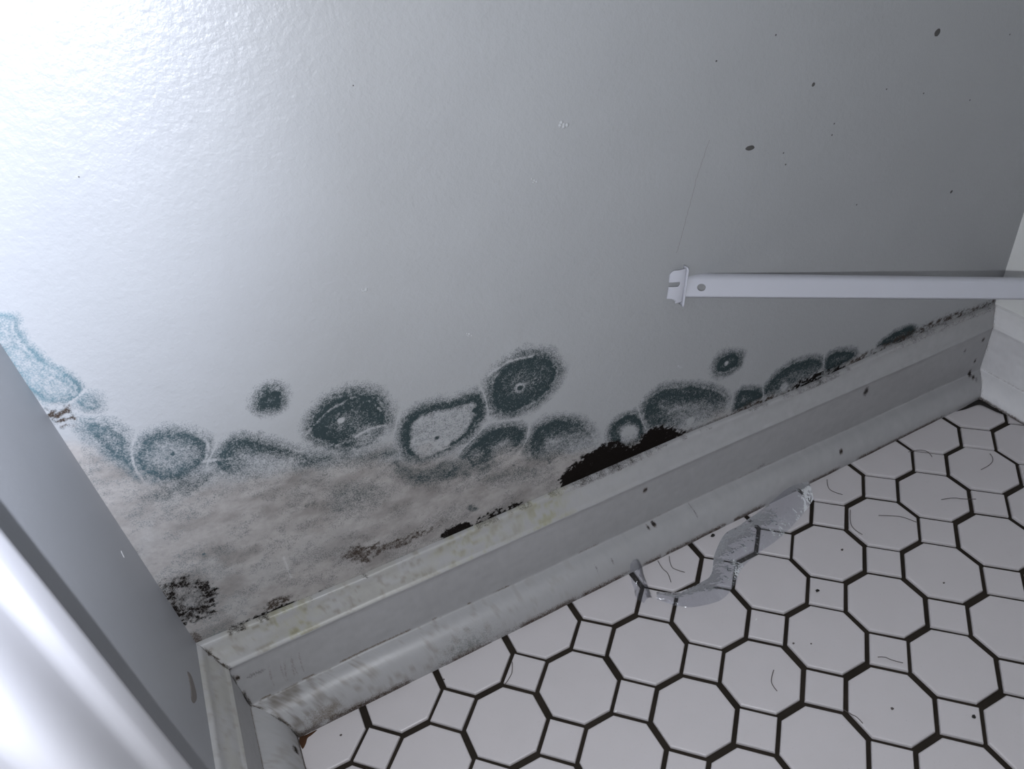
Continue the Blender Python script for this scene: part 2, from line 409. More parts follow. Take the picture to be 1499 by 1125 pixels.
    # fine pale growth lines
    for pts in [[(.56,3.90),(.66,3.97),(.9,4.10),(1.15,4.11),(1.3,3.98),(1.36,3.8)],[(.70,3.62),(.95,3.62),(1.2,3.66),(1.36,3.62)],[(1.55,2.98),(1.62,3.1),(1.75,3.2),(1.9,3.0),(2.02,2.98)],
                [(-.30,4.35),(-.34,4.12),(-.43,4.02),(-.2,3.95)],[(-.62,3.88),(-.63,3.74)],[(2.60,3.75),(2.85,3.84),(3.15,3.78)]]:
        pts = np.array(pts); dmin = np.full(X.shape, 9.)
        i0, i1 = int((pts[:, 0].min() - .1 - XL) / h), int((pts[:, 0].max() + .1 - XL) / h)
        j0, j1 = int((pts[:, 1].min() - .1 - Z0) / h), int((pts[:, 1].max() + .1 - Z0) / h)
        s = (slice(j0, j1), slice(i0, i1)); x = X[s]; z = Z[s] + wob[s] * .4; dd = dmin[s]
        for a, b_ in zip(pts[:-1], pts[1:]):
            e = b_ - a; t = np.clip(((x - a[0]) * e[0] + (z - a[1]) * e[1]) / (e @ e), 0, 1)
            dd = np.minimum(dd, np.hypot(x - a[0] - e[0] * t, z - a[1] - e[1] * t))
        D[s] -= .55 * np.exp(-(dd / .012) ** 2) * sstep(.35, .55, fbm(x * 14, z * 14, 4))
    D = np.clip(D, 0, 1.3)
    for group in (GRIME, DARK):
        for nm, (pts, amt, soft) in group.items():
            poly = smooth_poly(pts); rg = region(poly, .25); x, z = X[rg], Z[rg]
            sd = sdist(x, z, poly) + wob[rg] * (1.6 if group is DARK else 1.2) + ((f3[rg] - .5) * .12 if group is DARK else 0)
            a = sstep(-soft, soft, sd)
            if nm == 'b05':
                r = sstep(-.08, .02, sd) * (1 - .62 * sstep(.08, .26, sd)); a = r * (.42 + .75 * sstep(.30, .70, f2[rg] * .4 + f3[rg] * .6))
                a = np.maximum(a, 0)
            elif nm in ('b09', 'b06', 'b10', 'b14', 'b03', 'b13', 'b08'):
                a = a * (.35 + 1.1 * sstep(.38, .60, f2[rg] * .5 + f3[rg] * .5))
            elif nm == 'b01':
                a = a * (.78 + .4 * sstep(.3, .6, f2[rg] * .5 + f3[rg] * .5))
            elif nm == 'b04': a = a * (.45 + .75 * sstep(.25, .70, f2[rg] * .5 + f3[rg] * .5))
            else:
                a = a * (.55 + .9 * f2[rg])
            c = BLACK if nm in ('b01', 'b02', 'b08', 'b13', 'b05', 'b03') else BROWN if nm in ('b04', 'b09', 'b06', 'b10', 'b14', 'b15', 'b11') else TEAL * 1.1
            na = amt * a
            w = np.clip(na * 1.6, 0, 1)[..., None]
            MC[rg] = MC[rg] * (1 - w) + c * w
            D[rg] = np.maximum(D[rg] * (1 - .0 * w[..., 0]), na)
            if group is DARK:
                names.append(nm); ident[rg] = np.where(sd > 0, len(names), ident[rg])
    grain = damp * (.05 + .22 * sstep(.35, .7, fbm(X * 5, Z * 7, 55, 5)))
    D = np.maximum(D, grain)
    D = np.clip(D, 0, 1.3)
    relief = sstep(0, .12, best) * .008 + np.where(D > .9, .002, 0) * sstep(0, .1, best)
    # pale scratch
    t = np.clip((2.41 - Z) / .36, 0, 1); dl = np.abs(X - (-.14 - .02 * t)); sc = np.exp(-(dl / .013) ** 2) * (Z < 2.41) * (Z > 2.05)
    tint = tint * (1 - .6 * sc[..., None]) + .6 * sc[..., None] * .56
    V = np.stack([X, np.full_like(X, YW) - relief, Z], -1).reshape(-1, 3)
    tintA = np.concatenate([np.clip(tint, 0, .9), np.ones((nz, nx, 1))], -1).reshape(-1, 4)
    mouA = np.concatenate([MC, D[..., None]], -1).reshape(-1, 4)
    I = np.arange(nz * nx).reshape(nz, nx)
    F = np.stack([I[:-1, :-1], I[:-1, 1:], I[1:, 1:], I[1:, :-1]], -1).reshape(-1, 4)
    fid = ident[:-1, :-1].reshape(-1)
    def sub(mask):
        f = F[mask]; u, inv = np.unique(f, return_inverse=True)
        return V[u], inv.reshape(-1, 4), {'tint': tintA[u], 'mould': mouA[u]}
    # the wall: clean upper part + painted lower part joined in one mesh
    v, f, at = sub(fid == 0)
    ev = np.array([[XL, YW, -.05], [XR, YW, -.05], [XR, YW, Z0], [XL, YW, Z0], [XL, YW, Z1], [XR, YW, Z1], [XR, YW, TOP], [XL, YW, TOP],
                   [XL - 1, YW + 1.2, -.05], [XR + 1, YW + 1.2, -.05], [XR + 1, YW + 1.2, TOP], [XL - 1, YW + 1.2, TOP]], float)
    n0 = len(v)
    ef = np.array([[0, 1, 2, 3], [4, 5, 6, 7], [9, 8, 11, 10], [7, 6, 10, 11]]) + n0
    at['tint'] = np.vstack([at['tint'], np.tile(np.array(WHITE + (1,)), (len(ev), 1))])
    at['mould'] = np.vstack([at['mould'], np.zeros((len(ev), 4))])
    w = np_mesh('wall_back', np.vstack([v, ev]), np.vstack([f, ef]), m_wall, at, smooth=False)
    tag(w, 'white satin painted wall with the mould and a grey damp band at its foot', kind='structure')
    for i, nm in enumerate(names):
        msk = fid == i + 1
        if not msk.any(): continue
        v, f, at = sub(msk)
        lab, kindname, cat = LABELS[nm]
        o = np_mesh(kindname, v, f, m_wall, at, smooth=True)
        tag(o, lab, cat, 'blue-green mould colonies on the wall' if nm[0] == 'c' else 'black and brown mould patches on the wall')
    return w

LABELS = {
'c01': ('small oval blue-green mould spot standing alone on the wall above the left colonies', 'mould_colony', 'mould'),
'c02': ('large round speckled blue-grey mould colony near the left corner, dark rimmed all round', 'mould_colony', 'mould'),
'c03': ('arched speckled mould colony between the round left one and the big green oval', 'mould_colony', 'mould'),
'c04': ('big dark green oval mould colony marked by a pale dot and a black dot', 'mould_colony', 'mould'),
'c05': ('large elongated mould colony with wide pale grey centre, left of the highest colony', 'mould_colony', 'mould'),
'c06': ('highest large mould colony, a dark green ringed oval in the middle of the wall', 'mould_colony', 'mould'),
'c07': ('dark crescent-like mould colony just below the highest ringed oval', 'mould_colony', 'mould'),
'c08': ('domed dark teal mould colony with pale underside, just left of the black patch', 'mould_colony', 'mould'),
'c09': ('small arched mould colony with a whitish centre on top of the black patch', 'mould_colony', 'mould'),
'c10': ('wide dark teal mould mound right of the black patch, resting along the baseboard', 'mould_colony', 'mould'),
'c11': ('small low teal mould lump between the two wide mounds near the right of the baseboard', 'mould_colony', 'mould'),
'c12': ('long low dark teal mould mound above the short black streak on the right', 'mould_colony', 'mould'),
'c13': ('small smooth teal mould lump at the right end of the long low mound', 'mould_colony', 'mould'),
'c14': ('tiny thin mould lump farthest right along the baseboard top', 'mould_colony', 'mould'),
'c15': ('small dark oval mould spot with a lighter dot, alone below the metal brace', 'mould_colony', 'mould'),
'c16': ('small faint green mould spot high by the left corner, above the brown speckles', 'mould_colony', 'mould'),
'c17': ('slanting grey-blue speckled mould colony running down along the left corner', 'mould_colony', 'mould'),
'c18': ('pale washed-out blue mould film along the left corner at the photo edge', 'mould_colony', 'mould'),
'b01': ('large pitch-black mould patch on the wall just above the middle of the baseboard', 'black_mould_patch', 'mould'),
'b02': ('small solid black mould blotch at the baseboard top, left of the larger smudges', 'black_mould_patch', 'mould'),
'b03': ('thin sooty black mould smudge between the small solid blotch and the large black patch', 'black_mould_patch', 'mould'),
'b04': ('long brown-black slanting mould streak above the left part of the baseboard', 'black_mould_patch', 'mould'),
'b05': ('ring-shaped black mould patch with a grey middle in the lower left corner of the wall', 'black_mould_patch', 'mould'),
'b08': ('narrow black mould streak under the low teal mound on the right', 'black_mould_patch', 'mould'),
'b09': ('tiny cluster of brown mould speckles against the left corner', 'brown_mould_speckles', 'mould'),
}
wall = build_back_wall()

# ------------------------------------------------------------------ baseboards
ZT = lambda x: np.interp(x, [-1.4, .5, 3.5, 5.3, 7.5, 9, 10.3, 11.4], [1.70, 1.62, 1.58, 1.55, 1.45, 1.46, 1.44, 1.36])   # top, uneven with paint
ZC = lambda x: np.interp(x, [-1.2, 3, 5.1, 8.2, 10.4, 11.4], [1.33, 1.27, 1.24, 1.16, 1.11, 1.10])                          # underside of the cap
ZS = lambda x: np.interp(x, [-1.2, .5, 2.2, 4.3, 6.3, 8.4, 11.], [.53, .52, .45, .42, .40, .32, .26])                    # top of shoe

def base_profile():
    """(t, key, f): depth from foot line; height = f between named levels"""
    pr = [(0.0, 's', 0.0)]
    for a in np.linspace(0, math.pi / 2, 9):
        pr.append((0.34 * (1 - math.cos(a)) ** 1.0, 's', 0.10 + 0.88 * math.sin(a)))
    pr += [(0.352, 's', 1.0), (0.358, 'm', 0.02)]
    pr += [(0.36, 'm', f) for f in np.linspace(.06, .94, 12)]
    pr += [(0.352, 'm', 0.965), (0.340, 'm', 1.0), (0.345, 'c', 0.05), (0.37, 'c', 0.09), (0.385, 'c', .16), (0.40, 'c', .26), (0.42, 'c', .38), (0.445, 'c', .50),
           (0.47, 'c', .62), (0.485, 'c', .74), (0.492, 'c', .86), (0.50, 'c', .95), (0.52, 'c', 1.0), (0.57, 'c', 1.0)]
    return pr

def baseboard(name, axis, label):
    pr = base_profile()
    nstep = {'back': 900, 'left': 120, 'right': 260}[axis]
    U = np.linspace(0, 1, nstep)
    T = np.array([p[0] for p in pr])
    if axis == 'back':
        lo = BXL - T; hi = BXR + T
        Xg = lo[None, :] + (hi - lo)[None, :] * U[:, None]
        Yg = np.repeat((BY + T)[None, :], nstep, 0)
        xs = Xg; along = Xg
    elif axis == 'left':
        y0 = CASE_Y + .12; y1 = BY + T
        Yg = y0 + (y1 - y0)[None, :] * U[:, None]
        Xg = np.repeat((BXL - T)[None, :], nstep, 0)
        xs = np.full_like(Xg, -1.3); along = Yg
    else:
        y0 = -8.0; y1 = BY + T
        Uq = U ** .55
        Yg = y0 + (y1 - y0)[None, :] * Uq[:, None]
        Xg = np.repeat((BXR + T)[None, :], nstep, 0)
        xs = np.full_like(Xg, 11.3); along = Yg
    Zg = np.zeros_like(Xg)
    for j, (t, k, f) in enumerate(pr):
        s, c, tp = ZS(xs[:, j]), ZC(xs[:, j]), ZT(xs[:, j])
        Zg[:, j] = {'s': s * f, 'm': s + (c - s) * f, 'c': c + (tp - c) * f}[k]
    # gentle unevenness of old paint
    q = (fbm(along * 1.3, Zg * 3 + 7, 61) - .5) * .02
    if axis == 'back': Yg = Yg + q * (T < .56)[None, :]
    else: Xg = Xg + (q if axis == 'left' else -q) * (T < .56)[None, :]
    V = np.stack([Xg, Yg, Zg], -1)
    np_, nj = Xg.shape
    key = np.array([{'s': 0, 'm': 1, 'c': 2}[p[1]] for p in pr]); fr = np.array([p[2] for p in pr])
    A = along; S = Zg
    f1 = fbm(A * 2.5, S * 6, 41, 4); f2 = fbm(A * 11, S * 18 + 3, 42, 4); f3 = fbm(A * 3, S * 40, 43, 3)
    tint = np.ones((np_, nj, 3)) * np.array([.37, .37, .375])
    mott = .90 + .18 * f2
    tint *= mott[..., None]
    is_s, is_m, is_c = (key == 0)[None, :], (key == 1)[None, :], (key == 2)[None, :]
    D = np.zeros((np_, nj)); MC = np.ones((np_, nj, 3)) * np.array([.16, .13, .10])
    # streaky flat face, slightly lighter cap and shoe
    tint *= np.where(is_m, .93 + .10 * f3, 1.06)[..., None]
    dirt = {'back': sstep(5.5, 0, A), 'left': np.full_like(A, .8), 'right': np.full_like(A, .12)}[axis]
    yel = is_c * dirt * sstep(.48, .66, f1) + is_c * dirt * .3
    tint *= 1 - np.clip(yel, 0, 1)[..., None] * np.array([.06, .07, .13])
    gr = np.clip(dirt * sstep(.52, .75, f2) * .9, 0, 1) * (is_c | is_s)
    tint *= 1 - gr[..., None] * np.array([.30, .33, .38])
    if axis == 'back':
        sh = is_s * sstep(.2, -.8, A) * sstep(.40, .6, f2)             # brown grime on the shoe by the left corner
        tint *= 1 - sh[..., None] * np.array([.40, .43, .47])
        br = is_s * np.exp(-((A + .45) / .22) ** 2) * np.exp(-((S - .18) / .12) ** 2)
        D = np.maximum(D, br * .65)
        md = is_s * np.exp(-((A - 1.5) / .42) ** 2) * sstep(.5, .05, S)  # green-grey mould on the shoe
        D = np.maximum(D, md * (.22 + .5 * f2)); MC = np.where((md > .2)[..., None], np.array([.14, .16, .15]), MC)
        for y0, w in ((2.2, .5), (3.0, .4)):
            D = np.maximum(D, is_s * np.exp(-((A - y0) / w) ** 2) * sstep(.18, 0, S) * .35)
        yl = is_c * (np.exp(-((A - 3.0) / .35) ** 2) + np.exp(-((A + .35) / .3) ** 2) + .7 * np.exp(-((A - 1.9) / .5) ** 2)) * sstep(.40, .6, f2)
        tint *= 1 - np.clip(yl, 0, 1)[..., None] * np.array([.10, .10, .30])
        top = is_c * (fr[None, :] > .9) * sstep(.46, .6, fbm(A * 5, S * 0 + 2, 44, 4))
        top = top * sstep(.36, .62, f2); D = np.maximum(D, top * .7 * np.where(A < 1.5, 1., .55)); MC = np.where((top > .3)[..., None], np.array([.035, .03, .026]), MC)
        # black mould creeping over the lip
        lip = is_c * (fr[None, :] > .8) * (np.exp(-((A - 4.0) / .7) ** 4) + np.exp(-((A - 7.6) / .5) ** 2) + sstep(8.5, 9.5, A) * .55) * f2 * 1.2
        D = np.maximum(D, np.clip(lip, 0, 1) * .75); MC = np.where((lip > .35)[..., None], np.array([.03, .026, .024]), MC)
        # scratches near the left end of the flat face, dark knock marks
        for cx in (-.83, -.69, -.66, -.57, -.545, -.46):
            q_ = cx * 97 % 1.0
            l = is_m * np.exp(-((A - cx - (S - .8) * (.05 + .15 * q_) - .25 * (S - .8) ** 2) / .011) ** 2) * sstep(.56 + .1 * q_, .70, S) * sstep(1.16 - .1 * q_, .95, S)
            D = np.maximum(D, l * (.30 + .12 * q_))
        for cx, cz, rx, rz, a in [(4.48,1.05,.035,.035,1.2),(1.10,.58,.02,.02,1.1),(1.17,.57,.02,.02,1.1),(-1.14,1.08,.025,.025,1.2),(-.88,1.0,.035,.02,.9),(-.95,1.02,.10,.02,.45),(8.48,.98,.05,.07,.85),
                                  (11.0,.92,.03,.03,.9),(10.61,.84,.03,.03,.6),(7.87,.24,.03,.03,1.2),(4.56,.40,.03,.010,1.1),(4.46,.40,.02,.008,1.),(6.6,.45,.15,.012,.5),(9.6,.36,.2,.012,.6),(10.95,.5,.03,.03,.9),(10.9,.28,.04,.04,1.),(3.5,.30,.01,.05,.5),(5.2,.36,.01,.06,.5),(3.75,.3,.015,.04,.5)]:
            sp = sstep(1.5, .6, np.hypot((A - cx) / rx, (S - cz) / rz))
            D = np.maximum(D, sp * a); MC = np.where((sp > .2)[..., None], np.array([.03, .025, .024]), MC)
    seam = ((key == 1) & (fr < .05))[None, :] * sstep(.50, .62, fbm(A * 4, S * 0, 45, 4)) * (dirt * .6 + .25)
    D = np.maximum(D, seam)
    foot = ((key == 0) & (fr < .12))[None, :] * .75
    D = np.maximum(D, foot * sstep(.3, .5, f1))
    MC = np.where((foot > .2)[..., None] * np.ones_like(MC) > 0, np.array([.07, .05, .04]), MC)
    if axis == 'left':
        for cy, cz, r in [(.33, .25, .045), (.29, .21, .03)]:
            sp = sstep(1.4, .6, np.hypot(A - cy, S - cz) / r); D = np.maximum(D, sp * 1.1); MC = np.where((sp > .2)[..., None], BLACK, MC)
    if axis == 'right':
        tint = tint * 2.15  # raised tint paints in the stronger light on the right board
    # grime in the mitred corner
    cor = {'back': np.minimum(A - (BXL - T)[None, :], (BXR + T)[None, :] - A), 'left': (BY + T)[None, :] - A, 'right': (BY + T)[None, :] - A}[axis]
    cg = sstep(.06, 0, cor) * sstep(.35, .6, f2) * (np.where(A < 5, 1, .4) if axis == 'back' else (1 if axis == 'left' else .3))
    D = np.maximum(D, cg * .9); MC = np.where((cg > .3)[..., None], np.array([.05, .042, .035]), MC)
    ta = np.concatenate([np.clip(tint, 0, .9), np.ones((np_, nj, 1))], -1).reshape(-1, 4)
    ma = np.concatenate([MC, np.clip(D, 0, 1.3)[..., None]], -1).reshape(-1, 4)
    I = np.arange(np_ * nj).reshape(np_, nj)
    F = np.stack([I[:-1, :-1], I[1:, :-1], I[1:, 1:], I[:-1, 1:]], -1).reshape(-1, 4)
    if axis == 'left' or axis == 'right':
        if axis == 'left': F = F[:, ::-1]
    if axis == 'left': F = F[:, ::-1] if False else F
    return tag(np_mesh(name, V.reshape(-1, 3), F, m_trim, {'tint': ta, 'mould': ma}, smooth=True), label, kind='structure')

baseboard('baseboard_back', 'back', 'white painted baseboard along the mouldy wall, dirty and yellowed along its top')
baseboard('baseboard_left', 'left', 'short grimy white baseboard running out from the left corner')
baseboard('baseboard_right', 'right', 'clean white baseboard on the right wall, tint lightened as if lit')

# ------------------------------------------------------------------ side walls
def box(name, lo, hi, mat, parent=None):
    x0, y0, z0 = lo; x1, y1, z1 = hi
    v = [(x0,y0,z0),(x1,y0,z0),(x1,y1,z0),(x0,y1,z0),(x0,y0,z1),(x1,y0,z1),(x1,y1,z1),(x0,y1,z1)]
    f = [(0,3,2,1),(4,5,6,7),(0,1,5,4),(1,2,6,5),(2,3,7,6),(3,0,4,7)]
    return mesh_obj(name, v, f, mat, parent)
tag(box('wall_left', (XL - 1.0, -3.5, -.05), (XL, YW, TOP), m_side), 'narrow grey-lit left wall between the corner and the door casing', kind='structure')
tag(box('wall_right', (XR, -8.0, -.05), (XR + 1.0, YW, TOP), m_right), 'right wall, lightened as if lit, at the photo edge', kind='structure')

# ------------------------------------------------------------------ door casing on the left wall
door = bpy.data.objects.new('door_1', None); COL.objects.link(door); door.location = (XL * P, -4.0 * P, 0)
tag(door, 'doorway edge in the near left foreground', kind='structure')
def casing():
    # (y, x) section from the wall-side edge to the door-side edge
    s = [(-2.10, XL), (-2.10, -.84), (-2.103, -.822), (-2.112, -.815), (-2.15, -.818), (-2.20, -.826), (-2.245, -.835), (-2.265, -.842), (-2.29, -.86), (-2.32, -.885), (-2.355, -.902),
         (-2.39, -.903), (-2.44, -.903), (-2.50, -.900), (-2.57, -.899), (-2.64, -.903), (-2.70, -.913), (-2.75, -.93), (-2.79, -.955), (-2.83, -.985), (-2.87, -1.005),
         (-2.90, -1.01), (-2.94, -1.010), (-2.985, -1.012), (-3.01, -1.03), (-3.05, -1.055), (-3.10, -1.075), (-3.2, -1.10), (-3.4, -1.12), (-3.55, -1.13), (-3.60, -1.15), (-3.62, -1.18), (-3.62, XL)]
    s = [(-1.67 + (y + 2.10) * 1.155, x if x == XL else max(x - .18, XL + .01)) for y, x in s]
    zs = np.linspace(0, 40, 160)
    v = []; f = []
    for i, z in enumerate(zs):
        for y, x in s: v.append((x + (math.sin(z * 3.1 + y * 9) * .0015 if x > -1.3 else 0), y, z))
    n = len(s)
    for i in range(len(zs) - 1):
        for j in range(n - 1):
            a = i * n + j; f.append((a, a + 1, a + n + 1, a + n))
    f.append(tuple(range(n))[::-1]); f.append(tuple(range((len(zs) - 1) * n, len(zs) * n)))
    o = mesh_obj('door_casing', v, f, m_casing, None, smooth=True)
    o.parent = door; o.matrix_parent_inverse = Matrix.Translation(-Vector(door.location))
    me = o.data
    me.polygons[len(me.polygons) - 1].use_smooth = False; me.polygons[len(me.polygons) - 2].use_smooth = False
    o['label'] = 'glossy white moulded door casing with bright ridges'
    return o
casing()
jb = box('door_jamb', (XL - 1.0, -3.75, 0), (XL + .03, -3.5, 40), m_casing)
jb.parent = door; jb.matrix_parent_inverse = Matrix.Translation(-Vector(door.location))

# marks on the left wall
def wall_left_blob(name, outline, off, mat, parent, label):
    pl = smooth_poly(outline, 4); n = len(pl); c = pl.mean(0)
    v = [(XL + .001, y, z) for y, z in pl] + [(XL + off, c[0] + (y - c[0]) * .8, c[1] + (z - c[1]) * .85) for y, z in pl]
    f = [(i, (i + 1) % n, n + (i + 1) % n, n + i) for i in range(n)] + [tuple(range(n, 2 * n))]
    o = mesh_obj(name, v, f, mat, parent, smooth=False); o['label'] = label; return o
wl = bpy.data.objects['wall_left']
wall_left_blob('paint_drip', [(.44, 2.16), (.47, 2.05), (.38, 1.98), (.25, 1.96), (.10, 2.08), (.09, 2.16), (.22, 2.13), (.34, 2.14)], .006, m_drip, wl, 'brownish dried drip stain by the baseboard')
wall_left_blob('scuff_mark', [(.81, 3.66), (.79, 3.67), (.765, 3.61), (.785, 3.60)], .004, m_scuff, wl, 'tiny bright scuff')

# ------------------------------------------------------------------ small marks on the back wall (parts of the wall)
rng = np.random.default_rng(4)
def wall_blob(name, cx, cz, rx, rz, rot, off, mat, parent=None, n=14, rough=.15):
    v = [(cx, YW - off, cz)]; f = []
    for k, (s, o) in enumerate(((.55, off * .9), (1.0, 0.0005))):
        for i in range(n):
            a = 2 * math.pi * i / n; r = s * (1 + rough * (rng.random() - .5))
            dx, dz = rx * r * math.cos(a), rz * r * math.sin(a)
            v.append((cx + dx * math.cos(rot) - dz * math.sin(rot), YW - o, cz + dx * math.sin(rot) + dz * math.cos(rot)))
    for i in range(n):
        j = (i + 1) % n
        f.append((0, 1 + i, 1 + j)); f.append((1 + i, 1 + n + i, 1 + n + j, 1 + j))
    return mesh_obj(name, v, f, mat, parent, smooth=True)
for x, z, lab in [(6.06, 5.39, 'elongated double grey-brown speck on the wall above the brace clip'), (8.68, 6.04, 'oval grey-brown speck near the top right of the wall'),
                  (6.88, 5.88, 'small oval dark speck on the wall up and right of the double speck'), (9.61, 3.82, 'small dark speck on the wall close above the right end of the brace')]:
    if x == 6.06:
        o = wall_blob('dirt_speck', x, z, .062, .028, -.15, .008, m_speck)
    else:
        r = .042 if x == 8.68 else .022
        o = wall_blob('dirt_speck', x, z, r * 1.1, r * 1.0, .5, .006, m_speck)
    tag(o, lab, 'speck', 'dirt specks on the upper wall')
for x, z in [(6.29, 6.51), (8.02, 5.56), (8.66, 5.36), (7.26, 5.22), (7.27, 5.35), (7.85, 4.17), (9.97, 5.75), (9.53, 5.07), (5.55, 6.42), (-.3, 6.89), (1.89, 7.04), (6.55, 5.2), (6.6,5.05)]:
    o = wall_blob('dirt_speck', x, z, .011 if x > 3 else .006, .010 if x > 3 else .006, 0, .003, m_speck, n=8)
    tag(o, 'tiny dark pinpoint speck on the upper wall', 'speck', 'dirt specks on the upper wall')
for x, z, r in [(3.78, 6.25, .055), (3.42, 5.78, .035), (1.54, 5.22, .035), (2.47, 4.35, .035), (5.18, 2.76, .035), (9.56, 3.58, .03)]:
    k = 5 if r > .03 else 2
    vs = []; fs = []
    for q in range(k):
        cx = x + (rng.random() - .5) * r * 1.7; cz = z + (rng.random() - .5) * r * 1.6; rr = r * (.22 + .25 * rng.random()); b0 = len(vs)
        vs.append((cx, YW - rr * .8, cz))
        for i in range(7):
            a = 2 * math.pi * i / 7; vs.append((cx + rr * math.cos(a), YW - .0005, cz + rr * math.sin(a)))
        for i in range(7): fs.append((b0, b0 + 1 + i, b0 + 1 + (i + 1) % 7))
    mesh_obj('plaster_nib', vs, fs, m_bump, wall)
def strip_on_wall(name, pts, w, mat, parent):
    v = []; f = []
    for i, (x, z) in enumerate(pts):
        v += [(x - w, YW - .002, z), (x, YW - .004, z), (x + w, YW - .002, z)]
    for i in range(len(pts) - 1):
        a = i * 3; f += [(a, a + 1, a + 4, a + 3), (a + 1, a + 2, a + 5, a + 4)]
    return mesh_obj(name, v, f, mat, parent)
cr = []
for t in np.linspace(0, 1, 60):
    x = np.interp(t, [0, .33, .7, 1], [5.5, 5.35, 5.2, 5.1]); z = np.interp(t, [0, .33, .7, 1], [5.63, 5.25, 4.73, 4.42])
    cr.append((x + (rng.random() - .5) * .012, z))
strip_on_wall('hairline_crack', cr, .0022, m_crack, wall)['label'] = 'thin hairline crack in the paint'

# ------------------------------------------------------------------ floor: octagon and dot tiles over dark grout
def build_floor():
    v = []; f = []; fm = []
    x0, x1, y0, y1 = -14, 14, -11, 2
    v += [(XL - .9, y0, -.045), (XR + .9, y0, -.045), (XR + .9, YW, -.045), (XL - .9, YW, -.045)]
    f.append((0, 1, 2, 3)); fm.append(1)
    r = np.random.default_rng(12)
    def tile(poly, cx, cy):
        # slightly pillowed top with a rounded rim
        base = len(v); n = len(poly); k = 4
        rot = (r.random() - .5) * .022; dx = (r.random() - .5) * .012; dy = (r.random() - .5) * .012; dz = (r.random() - .5) * .004
        p = np.array(poly); p = p @ np.array([[math.cos(rot), math.sin(rot)], [-math.sin(rot), math.cos(rot)]]) + (cx + dx, cy + dy)
        c = p.mean(0); rad = np.linalg.norm(p - c, axis=1).mean()
        for ins, z in ((0, -.045), (0, -.022), (.006, -.008), (.018, -.001), (.04, 0.0)):
            for q in p:
                w = q - c; w = w * (1 - ins / rad); v.append((c[0] + w[0], c[1] + w[1], z + dz))
        for l in range(4):
            for i in range(n):
                a = base + l * n + i; b = base + l * n + (i + 1) % n
                f.append((a, b, b + n, a + n)); fm.append(0)
        f.append(tuple(base + 4 * n + i for i in range(n))); fm.append(0)
    H = .457; S = .632
    o = [(H, -(S - H)), (H, S - H), (S - H, H), (-(S - H), H), (-H, S - H), (-H, -(S - H)), (-(S - H), -H), (S - H, -H)]
    d = [(.298, 0), (0, .298), (-.298, 0), (0, -.298)]
    for i in range(-2, 13):
        for j in range(-10, 2):
            if XL - 1.2 < i < XR + .6: tile(d, i, j)
            if -2 <= i < 12: tile(o, i + .5, j + .5) if j + .5 < 1.0 else None
    o_ = mesh_obj('floor', v, f, None, mats=[m_tile, m_grout], fmat=fm)
    return tag(o_, 'white octagon and dot tile floor with black grout', kind='structure')
build_floor()
# ------------------------------------------------------------------ grime in the floor corners
def floor_blob(name, outline, mat, h=.012, z=.004):
    pl = smooth_poly(outline, 4); n = len(pl); c = pl.mean(0)
    v = [(x, y, z - .004) for x, y in pl] + [(c[0] + (x - c[0]) * .6, c[1] + (y - c[1]) * .6, z + h) for x, y in pl]
    f = [(i, (i + 1) % n, n + (i + 1) % n, n + i) for i in range(n)] + [tuple(range(n, 2 * n))]
    return mesh_obj(name, v, f, mat, None, smooth=True)
tag(floor_blob('grime_deposit', [(-.82, .60), (-.72, .60), (-.58, .595), (-.66, .56), (-.72, .545), (-.76, .48), (-.815, .44)], m_rust),
    'rusty brown grime wedged in the left floor corner', 'grime')
tag(floor_blob('grime_deposit', [(10.80, .60), (10.5, .60), (10.25, .595), (10.48, .575), (10.66, .54), (10.73, .45), (10.765, .25), (10.795, .10)], m_crumb),
    'black grime wedged in the right floor corner', 'grime')

